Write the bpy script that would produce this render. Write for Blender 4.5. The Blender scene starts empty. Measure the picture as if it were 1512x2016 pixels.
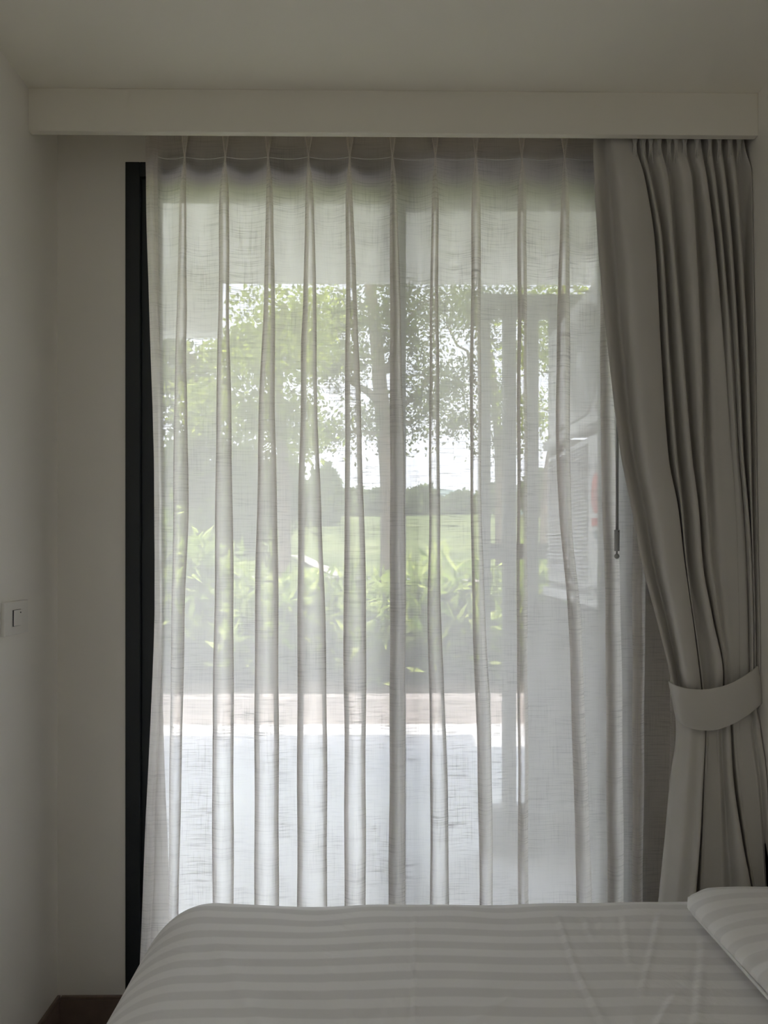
import bpy, bmesh, math, random
import numpy as np
from mathutils import Vector, Matrix

S = bpy.context.scene
C = S.collection
PI = math.pi

# ------------------------------------------------------------------ camera
F, CX, CY, CAMZ, YAW = 1500.0, 749.3, 1084.0, 1.45, math.radians(0.7)
cam_d = bpy.data.cameras.new('camera')
cam = bpy.data.objects.new('camera', cam_d); C.objects.link(cam)
cam.location = (0, 0, CAMZ); cam.rotation_euler = (PI/2, 0, -YAW)
cam_d.sensor_fit = 'VERTICAL'; cam_d.sensor_height = 36.0; cam_d.sensor_width = 27.0
cam_d.lens = F/2016*36.0
cam_d.shift_x = (756-CX)/2016; cam_d.shift_y = (CY-1008)/2016
cam_d.clip_start = 0.05; cam_d.clip_end = 2000
S.camera = cam

# ------------------------------------------------------------------ sky, sun, exposure
w = bpy.data.worlds.new('sky'); S.world = w; w.use_nodes = True
nt = w.node_tree; bg = nt.nodes['Background']
tc = nt.nodes.new('ShaderNodeTexCoord'); sp = nt.nodes.new('ShaderNodeSeparateXYZ')
cr = nt.nodes.new('ShaderNodeValToRGB')
cr.color_ramp.elements[0].position = 0.0; cr.color_ramp.elements[0].color = (0.88, 0.92, 1.0, 1)
cr.color_ramp.elements[1].position = 0.9; cr.color_ramp.elements[1].color = (0.70, 0.80, 1.0, 1)
nt.links.new(tc.outputs['Generated'], sp.inputs[0]); nt.links.new(sp.outputs['Z'], cr.inputs[0])
nt.links.new(cr.outputs[0], bg.inputs[0]); bg.inputs[1].default_value = 5.5

sun_d = bpy.data.lights.new('sun', 'SUN'); sun_d.energy = 16.5; sun_d.angle = 0.012; sun_d.color = (1.0, 0.94, 0.84)
sun = bpy.data.objects.new('sun', sun_d); C.objects.link(sun)
el = math.radians(64)
sdir = Vector((0.06, math.cos(el), -math.sin(el)))      # travels from behind the house towards the garden
sun.rotation_euler = sdir.to_track_quat('-Z', 'Y').to_euler()

# daylight portals: they give no light of their own, they only aim the sampling at the two openings
def portal(name, loc, rot, sx_, sy_):
    d = bpy.data.lights.new(name, 'AREA'); d.shape = 'RECTANGLE'; d.size = sx_; d.size_y = sy_; d.cycles.is_portal = True
    o = bpy.data.objects.new(name, d); C.objects.link(o); o.location = loc; o.rotation_euler = rot
portal('door_portal', (0.034, 2.52, 1.33), (-PI/2, 0, 0), 1.56, 2.62)
WY0, WY1, WZ0, WZ1 = -1.28, -.02, .95, 2.28       # unseen side window added behind the camera to brighten the room
portal('fill_window_portal', (1.92, (WY0+WY1)/2, (WZ0+WZ1)/2), (PI/2, 0, PI/2), WY1-WY0, WZ1-WZ0)

S.view_settings.view_transform = 'Standard'; S.view_settings.look = 'None'
S.view_settings.gamma = 1.0; S.view_settings.use_curve_mapping = False
S.view_settings.exposure = 0.42
S.cycles.max_bounces = 22; S.cycles.diffuse_bounces = 12; S.cycles.transmission_bounces = 12
S.cycles.transparent_max_bounces = 32; S.cycles.glossy_bounces = 4
S.cycles.use_denoising = True
S.cycles.sample_clamp_indirect = 8.0
S.cycles.caustics_reflective = False; S.cycles.caustics_refractive = False

# ------------------------------------------------------------------ helpers
def P(px, py, Y):
    """world point seen at photo pixel (px,py) at depth Y"""
    a = (px-CX)/F; b = (CY-py)/F
    t = Y/(math.cos(YAW)-a*math.sin(YAW))
    return Vector((t*(math.sin(YAW)+a*math.cos(YAW)), Y, CAMZ+t*b))

def obj(name, me, mat=None, parent=None, smooth=False):
    if isinstance(me, bmesh.types.BMesh):
        m = bpy.data.meshes.new(name); me.to_mesh(m); me.free(); me = m
    if smooth:
        me.polygons.foreach_set('use_smooth', [True]*len(me.polygons))
    o = bpy.data.objects.new(name, me); C.objects.link(o)
    if mat:
        for mm in (mat if isinstance(mat, list) else [mat]): me.materials.append(mm)
    if parent:
        o.parent = parent
        o.matrix_parent_inverse = Matrix.Translation(parent.location).inverted()
    return o

def thing(name, label, cat, loc=(0, 0, 0), group=None):
    o = bpy.data.objects.new(name, None); C.objects.link(o); o.location = loc
    o.empty_display_size = 0.1
    return tag(o, label, cat, group)

def tag(o, label, cat, group=None):
    o['label'] = label; o['category'] = cat
    if group: o['group'] = group
    return o

def struct(name, bm, mat, smooth=False, label=None):
    o = obj(name, bm, mat, None, smooth); o['kind'] = 'structure'
    if label: o['label'] = label
    return o

def box(bm, x0, x1, y0, y1, z0, z1, bev=0.0, seg=2):
    r = bmesh.ops.create_cube(bm, size=1.0)
    vs = r['verts']
    for v in vs:
        v.co = Vector(((x0+x1)/2+v.co.x*(x1-x0), (y0+y1)/2+v.co.y*(y1-y0), (z0+z1)/2+v.co.z*(z1-z0)))
    if bev > 0:
        es = list({e for v in vs for e in v.link_edges})
        bmesh.ops.bevel(bm, geom=es, offset=bev, segments=seg, affect='EDGES', profile=0.5)
    return bm

def nb(*a, **k):
    return box(bmesh.new(), *a, **k)

def cyl(bm, p0, p1, r0, r1=None, n=16):
    r1 = r0 if r1 is None else r1
    p0 = Vector(p0); p1 = Vector(p1); d = p1-p0
    q = d.to_track_quat('Z', 'Y').to_matrix().to_4x4()
    bmesh.ops.create_cone(bm, cap_ends=True, segments=n, radius1=r0, radius2=r1, depth=d.length,
                          matrix=Matrix.Translation((p0+p1)/2) @ q)
    return bm

def tube(bm, pts, radii, n=7):
    """tapering tube along points"""
    rings = []
    for i, p in enumerate(pts):
        p = Vector(p)
        d = (Vector(pts[min(i+1, len(pts)-1)])-Vector(pts[max(i-1, 0)])).normalized()
        a = d.orthogonal().normalized()
        if abs(d.z) > .5: a = (Vector((1, 0, 0))-d*d.x).normalized()
        b = d.cross(a)
        rings.append([bm.verts.new(p+(a*math.cos(2*PI*k/n)+b*math.sin(2*PI*k/n))*radii[i]) for k in range(n)])
    for r0, r1 in zip(rings, rings[1:]):
        for k in range(n):
            bm.faces.new((r0[k], r0[(k+1) % n], r1[(k+1) % n], r1[k]))
    bm.faces.new(rings[0][::-1]); bm.faces.new(rings[-1])
    return bm

# ------------------------------------------------------------------ materials
class M:
    """small node builder"""
    def __init__(s, name):
        s.m = bpy.data.materials.new(name); s.m.use_nodes = True
        s.nt = s.m.node_tree; s.b = s.nt.nodes['Principled BSDF']; s.out = s.nt.nodes['Material Output']
    def n(s, t, **k):
        x = s.nt.nodes.new(t)
        for a, v in k.items(): setattr(x, a, v)
        return x
    def l(s, a, b): s.nt.links.new(a, b)
    def math(s, op, a, b=None, c=None, clamp=False):
        x = s.n('ShaderNodeMath', operation=op, use_clamp=clamp)
        for i, v in enumerate((a, b, c)):
            if v is None: continue
            if isinstance(v, (int, float)): x.inputs[i].default_value = v
            else: s.l(v, x.inputs[i])
        return x.outputs[0]
    def coord(s, kind='Object', scale=(1, 1, 1)):
        t = s.n('ShaderNodeTexCoord'); mp = s.n('ShaderNodeMapping')
        mp.inputs['Scale'].default_value = scale
        s.l(t.outputs[kind], mp.inputs[0]); return mp.outputs[0]
    def noise(s, vec, scale=5, detail=3, rough=.5, dist=0):
        x = s.n('ShaderNodeTexNoise'); x.inputs['Scale'].default_value = scale
        x.inputs['Detail'].default_value = detail; x.inputs['Roughness'].default_value = rough
        x.inputs['Distortion'].default_value = dist
        s.l(vec, x.inputs['Vector']); return x.outputs['Fac']
    def ramp(s, fac, stops):
        x = s.n('ShaderNodeValToRGB'); e = x.color_ramp.elements
        while len(e) < len(stops): e.new(.5)
        for i, (p, c) in enumerate(stops):
            e[i].position = p; e[i].color = (*c, 1) if len(c) == 3 else c
        s.l(fac, x.inputs[0]); return x.outputs[0]
    def bump(s, h, strength=.2, dist=.01):
        x = s.n('ShaderNodeBump'); x.inputs['Strength'].default_value = strength
        x.inputs['Distance'].default_value = dist
        s.l(h, x.inputs['Height']); s.l(x.outputs[0], s.b.inputs['Normal']); return x.outputs[0]

def plain(name, col, rough=.5, metal=0, var=.06, vs=8, bump=0, bs=60, spec=None):
    m = M(name); v = m.coord()
    f = m.noise(v, vs, 4)
    lo = tuple(c*(1-var) for c in col); hi = tuple(min(1, c*(1+var)) for c in col)
    m.l(m.ramp(f, [(.3, lo), (.7, hi)]), m.b.inputs['Base Color'])
    m.b.inputs['Roughness'].default_value = rough; m.b.inputs['Metallic'].default_value = metal
    if spec is not None: m.b.inputs['Specular IOR Level'].default_value = spec
    if bump: m.bump(m.noise(v, bs, 3), bump, .004)
    return m.m

WALL = (.80, .775, .725)
m_wall = plain('wall_paint', WALL, .85, var=.015, vs=2, bump=.05, bs=180)
m_ceil = plain('ceiling_paint', (.86, .83, .75), .9, var=.015, vs=2)
m_val = plain('valance_paint', (.82, .79, .71), .75, var=.01, vs=2)
m_ext = plain('outside_render', (.80, .79, .75), .9, var=.03, vs=3)
m_frame = plain('charcoal_aluminium', (.012, .016, .019), .42, 0, var=.05)
m_base = plain('brown_skirting', (.17, .125, .10), .45, var=.1, vs=20)
m_switch = plain('switch_plastic', (.74, .72, .68), .35, var=.01)
m_slot = plain('dark_gap', (.03, .03, .03), .7)
m_ac = plain('ac_casing', (.74, .73, .72), .45, var=.02)
m_acdark = plain('ac_recess', (.12, .12, .125), .7)
m_steel = plain('grey_steel', (.10, .105, .105), .5, 0, var=.08)
m_panelgrey = plain('grey_panel', (.17, .18, .19), .6, 0, var=.05)
m_curb = plain('curb_concrete', (.40, .35, .33), .9, var=.12, vs=9, bump=.2)
m_soil = plain('soil', (.055, .042, .032), 1, var=.4, vs=12, bump=.5, bs=30)
m_red = plain('red_print', (.75, .05, .04), .5, var=.02)
m_navy = plain('navy_print', (.05, .10, .14), .5, var=.02)
m_white = plain('white_print', (.8, .8, .8), .5, var=.01)
m_rod = plain('grey_rod', (.34, .345, .345), .35, var=.02)
m_bark = plain('bark', (.13, .10, .075), .95, var=.35, vs=7, bump=.6, bs=18)
m_thread = plain('white_thread', (.85, .85, .84), .8)
m_path = plain('pale_path', (.42, .39, .34), .9, var=.1)

# floor: dark brown planks
m = M('dark_laminate'); v = m.coord(scale=(1, 1, 1))
br = m.n('ShaderNodeTexBrick'); m.l(v, br.inputs['Vector'])
br.inputs['Scale'].default_value = 1; br.inputs['Brick Width'].default_value = 1.2; br.inputs['Row Height'].default_value = .16
br.inputs['Mortar Size'].default_value = .002; br.inputs['Color1'].default_value = (.075, .05, .038, 1)
br.inputs['Color2'].default_value = (.10, .066, .05, 1); br.inputs['Mortar'].default_value = (.02, .015, .01, 1)
gr = m.noise(m.coord(scale=(2, 30, 1)), 4, 5)
mx = m.n('ShaderNodeMixRGB', blend_type='MULTIPLY'); mx.inputs[0].default_value = .5
m.l(br.outputs[0], mx.inputs[1]); m.l(m.ramp(gr, [(.3, (.6, .6, .6)), (.7, (1, 1, 1))]), mx.inputs[2])
m.l(mx.outputs[0], m.b.inputs['Base Color']); m.b.inputs['Roughness'].default_value = .35
m_floor = m.m

# terrace tiles
m = M('pale_terrace_tile'); v = m.coord()
br = m.n('ShaderNodeTexBrick'); m.l(v, br.inputs['Vector']); br.offset = 0
br.inputs['Scale'].default_value = 1; br.inputs['Brick Width'].default_value = .6; br.inputs['Row Height'].default_value = .6
br.inputs['Mortar Size'].default_value = .003; br.inputs['Color1'].default_value = (.78, .78, .80, 1)
br.inputs['Color2'].default_value = (.82, .82, .83, 1); br.inputs['Mortar'].default_value = (.52, .52, .53, 1)
m.l(br.outputs[0], m.b.inputs['Base Color']); m.b.inputs['Roughness'].default_value = .22
m_tile = m.m

# grass
m = M('grass'); v = m.coord()
f = m.noise(v, .35, 5); 
m.l(m.ramp(f, [(.3, (.08, .11, .025)), (.5, (.13, .17, .04)), (.7, (.20, .23, .07))]), m.b.inputs['Base Color'])
m.b.inputs['Roughness'].default_value = 1; m.bump(m.noise(v, 8, 4), .6, .05)
m_grass = m.m
m_farhill = plain('far_hill', (.16, .22, .20), 1, var=.2, vs=.05)

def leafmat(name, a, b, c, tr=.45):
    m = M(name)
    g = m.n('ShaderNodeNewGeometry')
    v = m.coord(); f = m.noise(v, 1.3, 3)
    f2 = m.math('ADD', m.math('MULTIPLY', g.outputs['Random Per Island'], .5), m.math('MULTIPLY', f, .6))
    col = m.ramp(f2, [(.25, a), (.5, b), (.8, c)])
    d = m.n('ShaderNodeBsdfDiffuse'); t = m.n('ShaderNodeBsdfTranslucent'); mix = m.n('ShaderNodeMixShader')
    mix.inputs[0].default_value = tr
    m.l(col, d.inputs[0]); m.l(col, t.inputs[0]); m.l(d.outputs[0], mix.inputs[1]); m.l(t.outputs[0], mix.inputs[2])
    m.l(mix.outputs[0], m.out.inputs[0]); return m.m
m_leaf_y = leafmat('yellow_green_leaves', (.10, .15, .03), (.33, .42, .05), (.60, .68, .12))
m_leaf_d = leafmat('deep_green_leaves', (.05, .08, .025), (.11, .15, .045), (.22, .27, .08), .3)
m_leaf_b = leafmat('blade_leaves', (.12, .22, .04), (.38, .50, .09), (.72, .80, .26))
m_leaf_in = leafmat('shaded_leaves', (.02, .035, .012), (.045, .07, .02), (.09, .13, .04), .15)  # dark copy for inner shrub leaves, shade put into the colour
m_leaf_far = leafmat('far_leaves', (.09, .13, .06), (.14, .19, .08), (.22, .27, .12), .2)

# glass
m = M('clear_glass')
tr = m.n('ShaderNodeBsdfTransparent'); tr.inputs[0].default_value = (.92, .915, .91, 1)
gl = m.n('ShaderNodeBsdfGlossy'); gl.inputs['Roughness'].default_value = .01
fr = m.n('ShaderNodeFresnel'); fr.inputs[0].default_value = 1.5
mix = m.n('ShaderNodeMixShader')
m.l(fr.outputs[0], mix.inputs[0]); m.l(tr.outputs[0], mix.inputs[1]); m.l(gl.outputs[0], mix.inputs[2])
m.l(mix.outputs[0], m.out.inputs[0]); m_glass = m.m

# sheer linen: open weave; light passes between the threads, less of it at a slant
def sheer(name, open_, col=(.955, .922, .892), trl=.66, slub=.27):
    m = M(name)
    uv = m.n('ShaderNodeUVMap'); uv.uv_map = 'UVMap'
    def mp(sc):
        q = m.n('ShaderNodeMapping'); q.inputs['Scale'].default_value = sc; m.l(uv.outputs[0], q.inputs[0]); return q.outputs[0]
    n1 = m.noise(mp((11, 300, 1)), 1, 2, .6, .25)       # weft slubs
    n2 = m.noise(mp((330, 9, 1)), 1, 2, .6, .15)       # warp slubs
    n3 = m.noise(mp((6, 5, 1)), 1, 3, .5)              # where slubs cluster
    a = m.math('SUBTRACT', n1, .50); a = m.math('MULTIPLY', a, 7.0, clamp=True)
    b = m.math('SUBTRACT', n2, .52); b = m.math('MULTIPLY', b, 6.0, clamp=True)
    k = m.math('MULTIPLY', m.math('SUBTRACT', n3, .26), 2.4, clamp=True)
    slb = m.math('MULTIPLY', m.math('ADD', a, m.math('MULTIPLY', b, .7)), k)
    op = m.math('SUBTRACT', open_, m.math('MULTIPLY', slb, slub*open_/.3))
    op = m.math('MAXIMUM', op, .008)
    g = m.n('ShaderNodeNewGeometry')
    dot = m.n('ShaderNodeVectorMath', operation='DOT_PRODUCT')
    m.l(g.outputs['Incoming'], dot.inputs[0]); m.l(g.outputs['Normal'], dot.inputs[1])
    c = m.math('MAXIMUM', m.math('ABSOLUTE', dot.outputs['Value']), .12)
    t = m.math('POWER', op, m.math('DIVIDE', 1.0, c))
    d = m.n('ShaderNodeBsdfDiffuse'); q = m.n('ShaderNodeBsdfTranslucent'); x1 = m.n('ShaderNodeMixShader')
    colr = m.ramp(slb, [(0, col), (1, tuple(v*.70 for v in col))])
    m.l(colr, d.inputs[0]); m.l(colr, q.inputs[0]); x1.inputs[0].default_value = trl
    m.l(d.outputs[0], x1.inputs[1]); m.l(q.outputs[0], x1.inputs[2])
    tp = m.n('ShaderNodeBsdfTransparent'); x2 = m.n('ShaderNodeMixShader')
    m.l(t, x2.inputs[0]); m.l(x1.outputs[0], x2.inputs[1]); m.l(tp.outputs[0], x2.inputs[2])
    m.l(x2.outputs[0], m.out.inputs[0]); return m.m
m_sheer = sheer('sheer_linen', .17)
m_pleat = sheer('pleat_edge', .02, slub=.01)
m_header = sheer('header_tape', .04, slub=.02)

# heavy drape
m = M('greige_drape'); v = m.coord()
f = m.noise(v, 3, 3)
m.l(m.ramp(f, [(.3, (.51, .49, .455)), (.7, (.55, .53, .495))]), m.b.inputs['Base Color'])
m.b.inputs['Roughness'].default_value = .8; m.b.inputs['Sheen Weight'].default_value = .15
uvn = m.n('ShaderNodeUVMap'); uvn.uv_map = 'UVMap'
q = m.n('ShaderNodeMapping'); q.inputs['Scale'].default_value = (700, 700, 1); m.l(uvn.outputs[0], q.inputs[0])
m.bump(m.noise(q.outputs[0], 1, 1), .12, .0006)
m_drape = m.m

# striped satin cotton
def cotton(name, rot, pitch=.058, ph=0.0):
    m = M(name)
    uv = m.n('ShaderNodeUVMap'); uv.uv_map = 'UVMap'
    s = m.n('ShaderNodeSeparateXYZ'); m.l(uv.outputs[0], s.inputs[0])
    t = m.math('FRACT', m.math('ADD', m.math('DIVIDE', s.outputs[1 if not rot else 0], pitch), ph))
    e = m.math('MULTIPLY', m.math('SUBTRACT', .25, m.math('ABSOLUTE', m.math('SUBTRACT', t, .5))), 14)
    e = m.math('ADD', e, .5, clamp=True)
    m.l(m.ramp(e, [(0, (.84, .83, .83)), (1, (.745, .735, .735))]), m.b.inputs['Base Color'])
    m.l(m.math('ADD', m.math('MULTIPLY', e, .2), .55), m.b.inputs['Roughness'])
    q = m.n('ShaderNodeMapping'); q.inputs['Scale'].default_value = (1, 1, 1); m.l(uv.outputs[0], q.inputs[0])
    h = m.noise(q.outputs[0], 9, 4, .55, .6); h2 = m.noise(q.outputs[0], 500, 1)
    m.bump(m.math('ADD', h, m.math('MULTIPLY', h2, .02)), .35, .012)
    return m.m
m_cotton = cotton('striped_cotton', False, .058, .33)
m_pillow = cotton('pillow_cotton', False, .058, .05)

# ------------------------------------------------------------------ room shell
XL, XR, YW, ZC = -0.967, 1.104, 2.36, 2.755
XHB, YB = 1.80, -1.4
OX0, OX1, OZ = -0.758, 0.826, 2.648        # door opening
WT = .13
struct('floor', nb(XL-.15, XHB+.15, YB-.15, YW, -.12, 0), m_floor)
struct('ceiling', nb(XL-.15, XHB+.15, YB-.15, YW+WT, ZC, ZC+.14), m_ceil)
struct('wall_left', nb(XL-.15, XL, YB-.15, YW+WT, 0, ZC), m_wall)
bm = bmesh.new()                            # right side: bed-head wall and the pier beside the door
for a in ((YB-.15, WY0, 0, ZC), (WY1, YW+WT, 0, ZC), (WY0, WY1, 0, WZ0), (WY0, WY1, WZ1, ZC)):
    box(bm, XHB, XHB+.15, *a)
box(bm, XR, XHB, 2.03, YW+WT, 0, ZC)
struct('wall_right', bm, m_wall)
struct('wall_back', nb(XL, XHB, YB-.15, YB, 0, ZC), m_wall)
bm = bmesh.new(); wx = XHB+.06  # frame of the added window that lets in fill daylight
for a in ((WY0, WY0+.05, WZ0, WZ1), (WY1-.05, WY1, WZ0, WZ1), (WY0+.05, WY1-.05, WZ0, WZ0+.05), (WY0+.05, WY1-.05, WZ1-.05, WZ1), ((WY0+WY1)/2-.025, (WY0+WY1)/2+.025, WZ0+.05, WZ1-.05)):
    box(bm, wx, wx+.05, a[0], a[1], a[2], a[3])
fill_win = struct('fill_window_1', bm, m_frame)
obj('glass_pane', nb(wx+.02, wx+.026, WY0+.05, WY1-.05, WZ0+.05, WZ1-.05), m_glass, fill_win)
struct('sun_block_slab', nb(XHB+.15, XHB+1.3, YB-.8, 1.5, ZC-.05, ZC+.1), m_ext)  # unseen slab added to keep direct sun out of the fill window
bm = bmesh.new()
box(bm, XL, OX0, YW, YW+WT, 0, ZC)
box(bm, OX1, XR, YW, YW+WT, 0, ZC)
box(bm, OX0, OX1, YW, YW+WT, OZ, ZC)
struct('wall_front', bm, m_wall)
# curtain pelmet board
YV = 2.16
struct('trim_1', nb(XL, XR, YV, YV+.022, 2.634, ZC, bev=.0015), m_val, label='white pelmet board hiding the curtain tracks under the ceiling')
# skirting with a bevelled top lip
def skirting(x0, x1, y0, y1, inner):
    bm = bmesh.new(); box(bm, x0, x1, y0, y1, 0, .072)
    if inner == 'y': box(bm, x0, x1, y0+.004, y1, .072, .081, bev=.002)
    else: box(bm, x0, x1-.004, y0, y1, .072, .081, bev=.002)
    return bm
struct('baseboard_front', skirting(XL+.014, OX0-.001, YW-.014, YW, 'y'), m_base)
struct('baseboard_left', skirting(XL, XL+.014, YB, YW, 'x'), m_base)
struct('baseboard_right', skirting(XHB-.014, XHB, YB, 2.03, 'y'), m_base)

# ------------------------------------------------------------------ sliding glass door
bm = bmesh.new()
fy0, fy1 = YW-.004, YW+.10
box(bm, OX0, OX0+.045, fy0, fy1, 0, OZ, bev=.002); box(bm, OX1-.045, OX1, fy0, fy1, 0, OZ, bev=.002)
box(bm, OX0+.045, OX1-.045, fy0, fy1, OZ-.045, OZ, bev=.002); box(bm, OX0+.045, OX1-.045, fy0, fy1, -.005, .03, bev=.002)
door = struct('door_1', bm, m_frame, label='charcoal framed sliding glass door behind the sheer curtain')
def sash(x0, x1, y, wl, wr, zt, zb=.03):
    bm = bmesh.new(); d = .034
    box(bm, x0, x0+wl, y, y+d, zb, zt, bev=.002); box(bm, x1-wr, x1, y, y+d, zb, zt, bev=.002)
    box(bm, x0+wl, x1-wr, y, y+d, 2.542, zt, bev=.002); box(bm, x0+wl, x1-wr, y, y+d, zb, zb+.09, bev=.002)
    s = obj('sash', bm, m_frame, door)
    obj('glass_pane', nb(x0+wl-.005, x1-wr+.005, y+.014, y+.020, zb+.085, 2.547), m_glass, s)
    return s
sash(OX0+.045, .108, YW+.012, .058, .048, OZ-.045)
sash(.060, OX1-.045, YW+.056, .048, .052, OZ-.045)

# ------------------------------------------------------------------ cloth surfaces
def catmull(pts, n):
    """pts (k,d) -> resampled, n per segment"""
    p = np.asarray(pts, float); p = np.vstack([2*p[0]-p[1], p, 2*p[-1]-p[-2]])
    out = []
    for i in range(1, len(p)-2):
        t = np.linspace(0, 1, n, endpoint=False)[:, None]
        a, b, c, d = p[i-1], p[i], p[i+1], p[i+2]
        out.append(.5*((2*b)+(-a+c)*t+(2*a-5*b+4*c-d)*t*t+(-a+3*b-3*c+d)*t**3))
    out.append(p[-2][None]); return np.vstack(out)

def interp_rows(keys, ys):
    """keys: list of (py, array) ; smooth interpolation (pchip-like) over py"""
    ky = np.array([k[0] for k in keys], float); A = np.stack([np.asarray(k[1], float) for k in keys])
    dlt = (A[1:]-A[:-1])/(ky[1:]-ky[:-1]).reshape(-1, *([1]*(A.ndim-1)))
    mm = np.zeros_like(A); mm[0] = dlt[0]; mm[-1] = dlt[-1]
    same = (dlt[1:]*dlt[:-1]) > 0
    mm[1:-1] = np.where(same, 2*dlt[1:]*dlt[:-1]/np.where(same, dlt[1:]+dlt[:-1], 1), 0)
    out = []
    for y in ys:
        i = min(max(np.searchsorted(ky, y)-1, 0), len(ky)-2)
        h = ky[i+1]-ky[i]; t = (y-ky[i])/h
        out.append((2*t**3-3*t*t+1)*A[i]+(t**3-2*t*t+t)*h*mm[i]+(-2*t**3+3*t*t)*A[i+1]+(t**3-t*t)*h*mm[i+1])
    return out

def grid_mesh(name, G, mat, parent=None, flipuv=False):
    """G: rows x cols x 3 array -> smooth mesh with UV in metres (u along the cloth, v down)"""
    G = np.asarray(G); R, K, _ = G.shape
    me = bpy.data.meshes.new(name)
    idx = np.arange(R*K).reshape(R, K)
    f = np.stack([idx[:-1, :-1], idx[1:, :-1], idx[1:, 1:], idx[:-1, 1:]], -1).reshape(-1, 4)
    me.vertices.add(R*K); me.vertices.foreach_set('co', G.reshape(-1))
    me.loops.add(len(f)*4); me.loops.foreach_set('vertex_index', f.reshape(-1).astype('i4'))
    me.polygons.add(len(f)); me.polygons.foreach_set('loop_start', np.arange(0, len(f)*4, 4, dtype='i4'))
    me.update(calc_edges=True)
    mid = G[R//2]; u = np.concatenate([[0], np.cumsum(np.linalg.norm(np.diff(mid, axis=0), axis=1))])
    U = np.broadcast_to(u, (R, K)); V = G[:, :, 2]
    uv = me.uv_layers.new(name='UVMap')
    uv.data.foreach_set('uv', np.stack([U, V], -1).reshape(-1, 2)[f.reshape(-1)].reshape(-1).astype('f4'))
    me.polygons.foreach_set('use_smooth', np.ones(len(f), bool)); me.update()
    return obj(name, me, mat, parent)

# ---- sheer curtain
YS = [240, 268, 308, 345, 400, 600, 700, 800, 1000, 1200, 1500, 1800, 2085]
left = [286, 286, 286, 287, 288, 293, 297, 300, 304, 304, 292, 279, 268]
pl = [  # (L list, R list) per pinch pleat; rows 308..1800
    ([362, 353, 349, 345, 343, 341, 338, 334, 332], [365, 366, 368, 366, 369, 371, 364, 358, 352]),
    ([442, 432, 430, 428, 426, 424, 422, 418, 418], [445, 451, 451, 453, 455, 458, 460, 460, 460]),
    ([526, 524, 519, 514, 510, 506, 502, 501, 501], [529, 538, 541, 542, 541, 546, 548, 549, 549]),
    ([606, 601, 597, 592, 592, 587, 586, 585, 585], [609, 617, 623, 623, 625, 632, 640, 644, 644]),
    ([687, 681, 681, 680, 679, 679, 676, 678, 678], [690, 695, 703, 707, 710, 716, 721, 720, 720]),
    ([771, 768, 768, 768, 768, 768, 768, 767, 765], [774, 782, 788, 790, 793, 797, 798, 797, 797]),
    ([856, 850, 847, 846, 845, 845, 842, 847, 847], [858, 863, 863, 864, 865, 866, 868, 880, 884]),
    ([935, 929, 927, 926, 925, 927, 930, 940, 944], [938, 946, 946, 947, 947, 948, 955, 968, 970]),
    ([1026, 1019, 1019, 1018, 1018, 1018, 1017, 1020, 1020], [1029, 1036, 1037, 1037, 1038, 1038, 1038, 1040, 1040]),
    ([1110, 1104, 1098, 1096, 1094, 1100, 1118, 1128, 1135], [1113, 1120, 1122, 1122, 1122, 1124, 1142, 1155, 1165]),
    ([1190, 1184, 1182, 1182, 1182, 1186, 1192, 1194, 1196], [1193, 1200, 1203, 1205, 1210, 1215, 1222, 1226, 1228]),
    ([1262, 1256, 1252, 1250, 1248, 1246, 1245, 1245, 1245], [1266, 1274, 1276, 1276, 1276, 1274, 1270, 1268, 1265]),
    ([1335, 1330, 1328, 1326, 1324, 1322, 1320, 1318, 1316], [1338, 1346, 1350, 1350, 1350, 1345, 1342, 1340, 1338]),
]
for L_, R_ in pl:                      # the pleat opens quickly below the pinch
    L_.insert(1, L_[0]*.42+L_[1]*.58); R_.insert(1, R_[0]*.42+R_[1]*.58)
YB0 = 2.284
rnd = random.Random(4)
jit = [[rnd.uniform(-1, 1) for _ in range(8)] for _ in pl]
def sheer_row(ri):
    py = YS[ri]; k = max(0, ri-2); k = min(k, 9)
    # depth amplitudes in metres, neck overlap in px, per row
    amp = [.014, .014, .012, .018, .022, .024, .025, .026, .027, .028, .030, .030, .030][ri]
    nkf = [.3, .3, .4, .55, .62, .62, .58, .52, .46, .40, .34, .30, .28][ri]; sag = [0, 0, .006, .018, .020, .010, .006, .004, .003, 0, 0, 0, 0][ri]
    xs = left[ri]
    pts = [(xs, YB0-.004), (xs+.5*(310-286), YB0-.010)]
    ends = [(L[k], R[k]) for L, R in pl]
    prev = xs+14
    for j, (L, R) in enumerate(ends):
        if ri <= 1:
            c = (L+R)/2; fl = 7.5 if ri == 1 else 9; L, R = c-fl, c+fl     # the three fingers fan out above the pinch
        J = jit[j]; h = (R-L)/2; c = (L+R)/2
        n = nkf*h*(1+.25*J[0]); n2 = nkf*h*(1+.25*J[1])
        if ri <= 1: n = n2 = .5
        gap = L-prev
        pts += [(prev+gap*.33, YB0+sag+(.004+.003*J[2])*min(1, amp/.03)), (prev+gap*.68, YB0+sag+(.006+.003*J[3])*min(1, amp/.03))]
        A = amp*(1+.15*J[4])
        pts += [(L+n, YB0-.001), (L, YB0-A*.55), (c-h*.35, YB0-A*1.02), (c+h*.35, YB0-A*(1.0+.08*J[5])), (R, YB0-A*.5), (R-n2, YB0)]
        prev = R
    pts += [(prev+14, YB0+.004), (1372, YB0)]
    return pts
keys = [(YS[i], sheer_row(i)) for i in range(len(YS))]
ys = np.concatenate([np.arange(240, 420, 6), np.arange(420, 2085, 18), [2085]])
G = []
wr = random.Random(8)
for y, row in zip(ys, interp_rows(keys, ys)):
    c = catmull(row, 5)
    G.append([tuple(P(px+.5*math.sin(y*.021+px*.05), y, Y+.0012*math.sin(y*.031+px*.11))) for px, Y in c])
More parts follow.
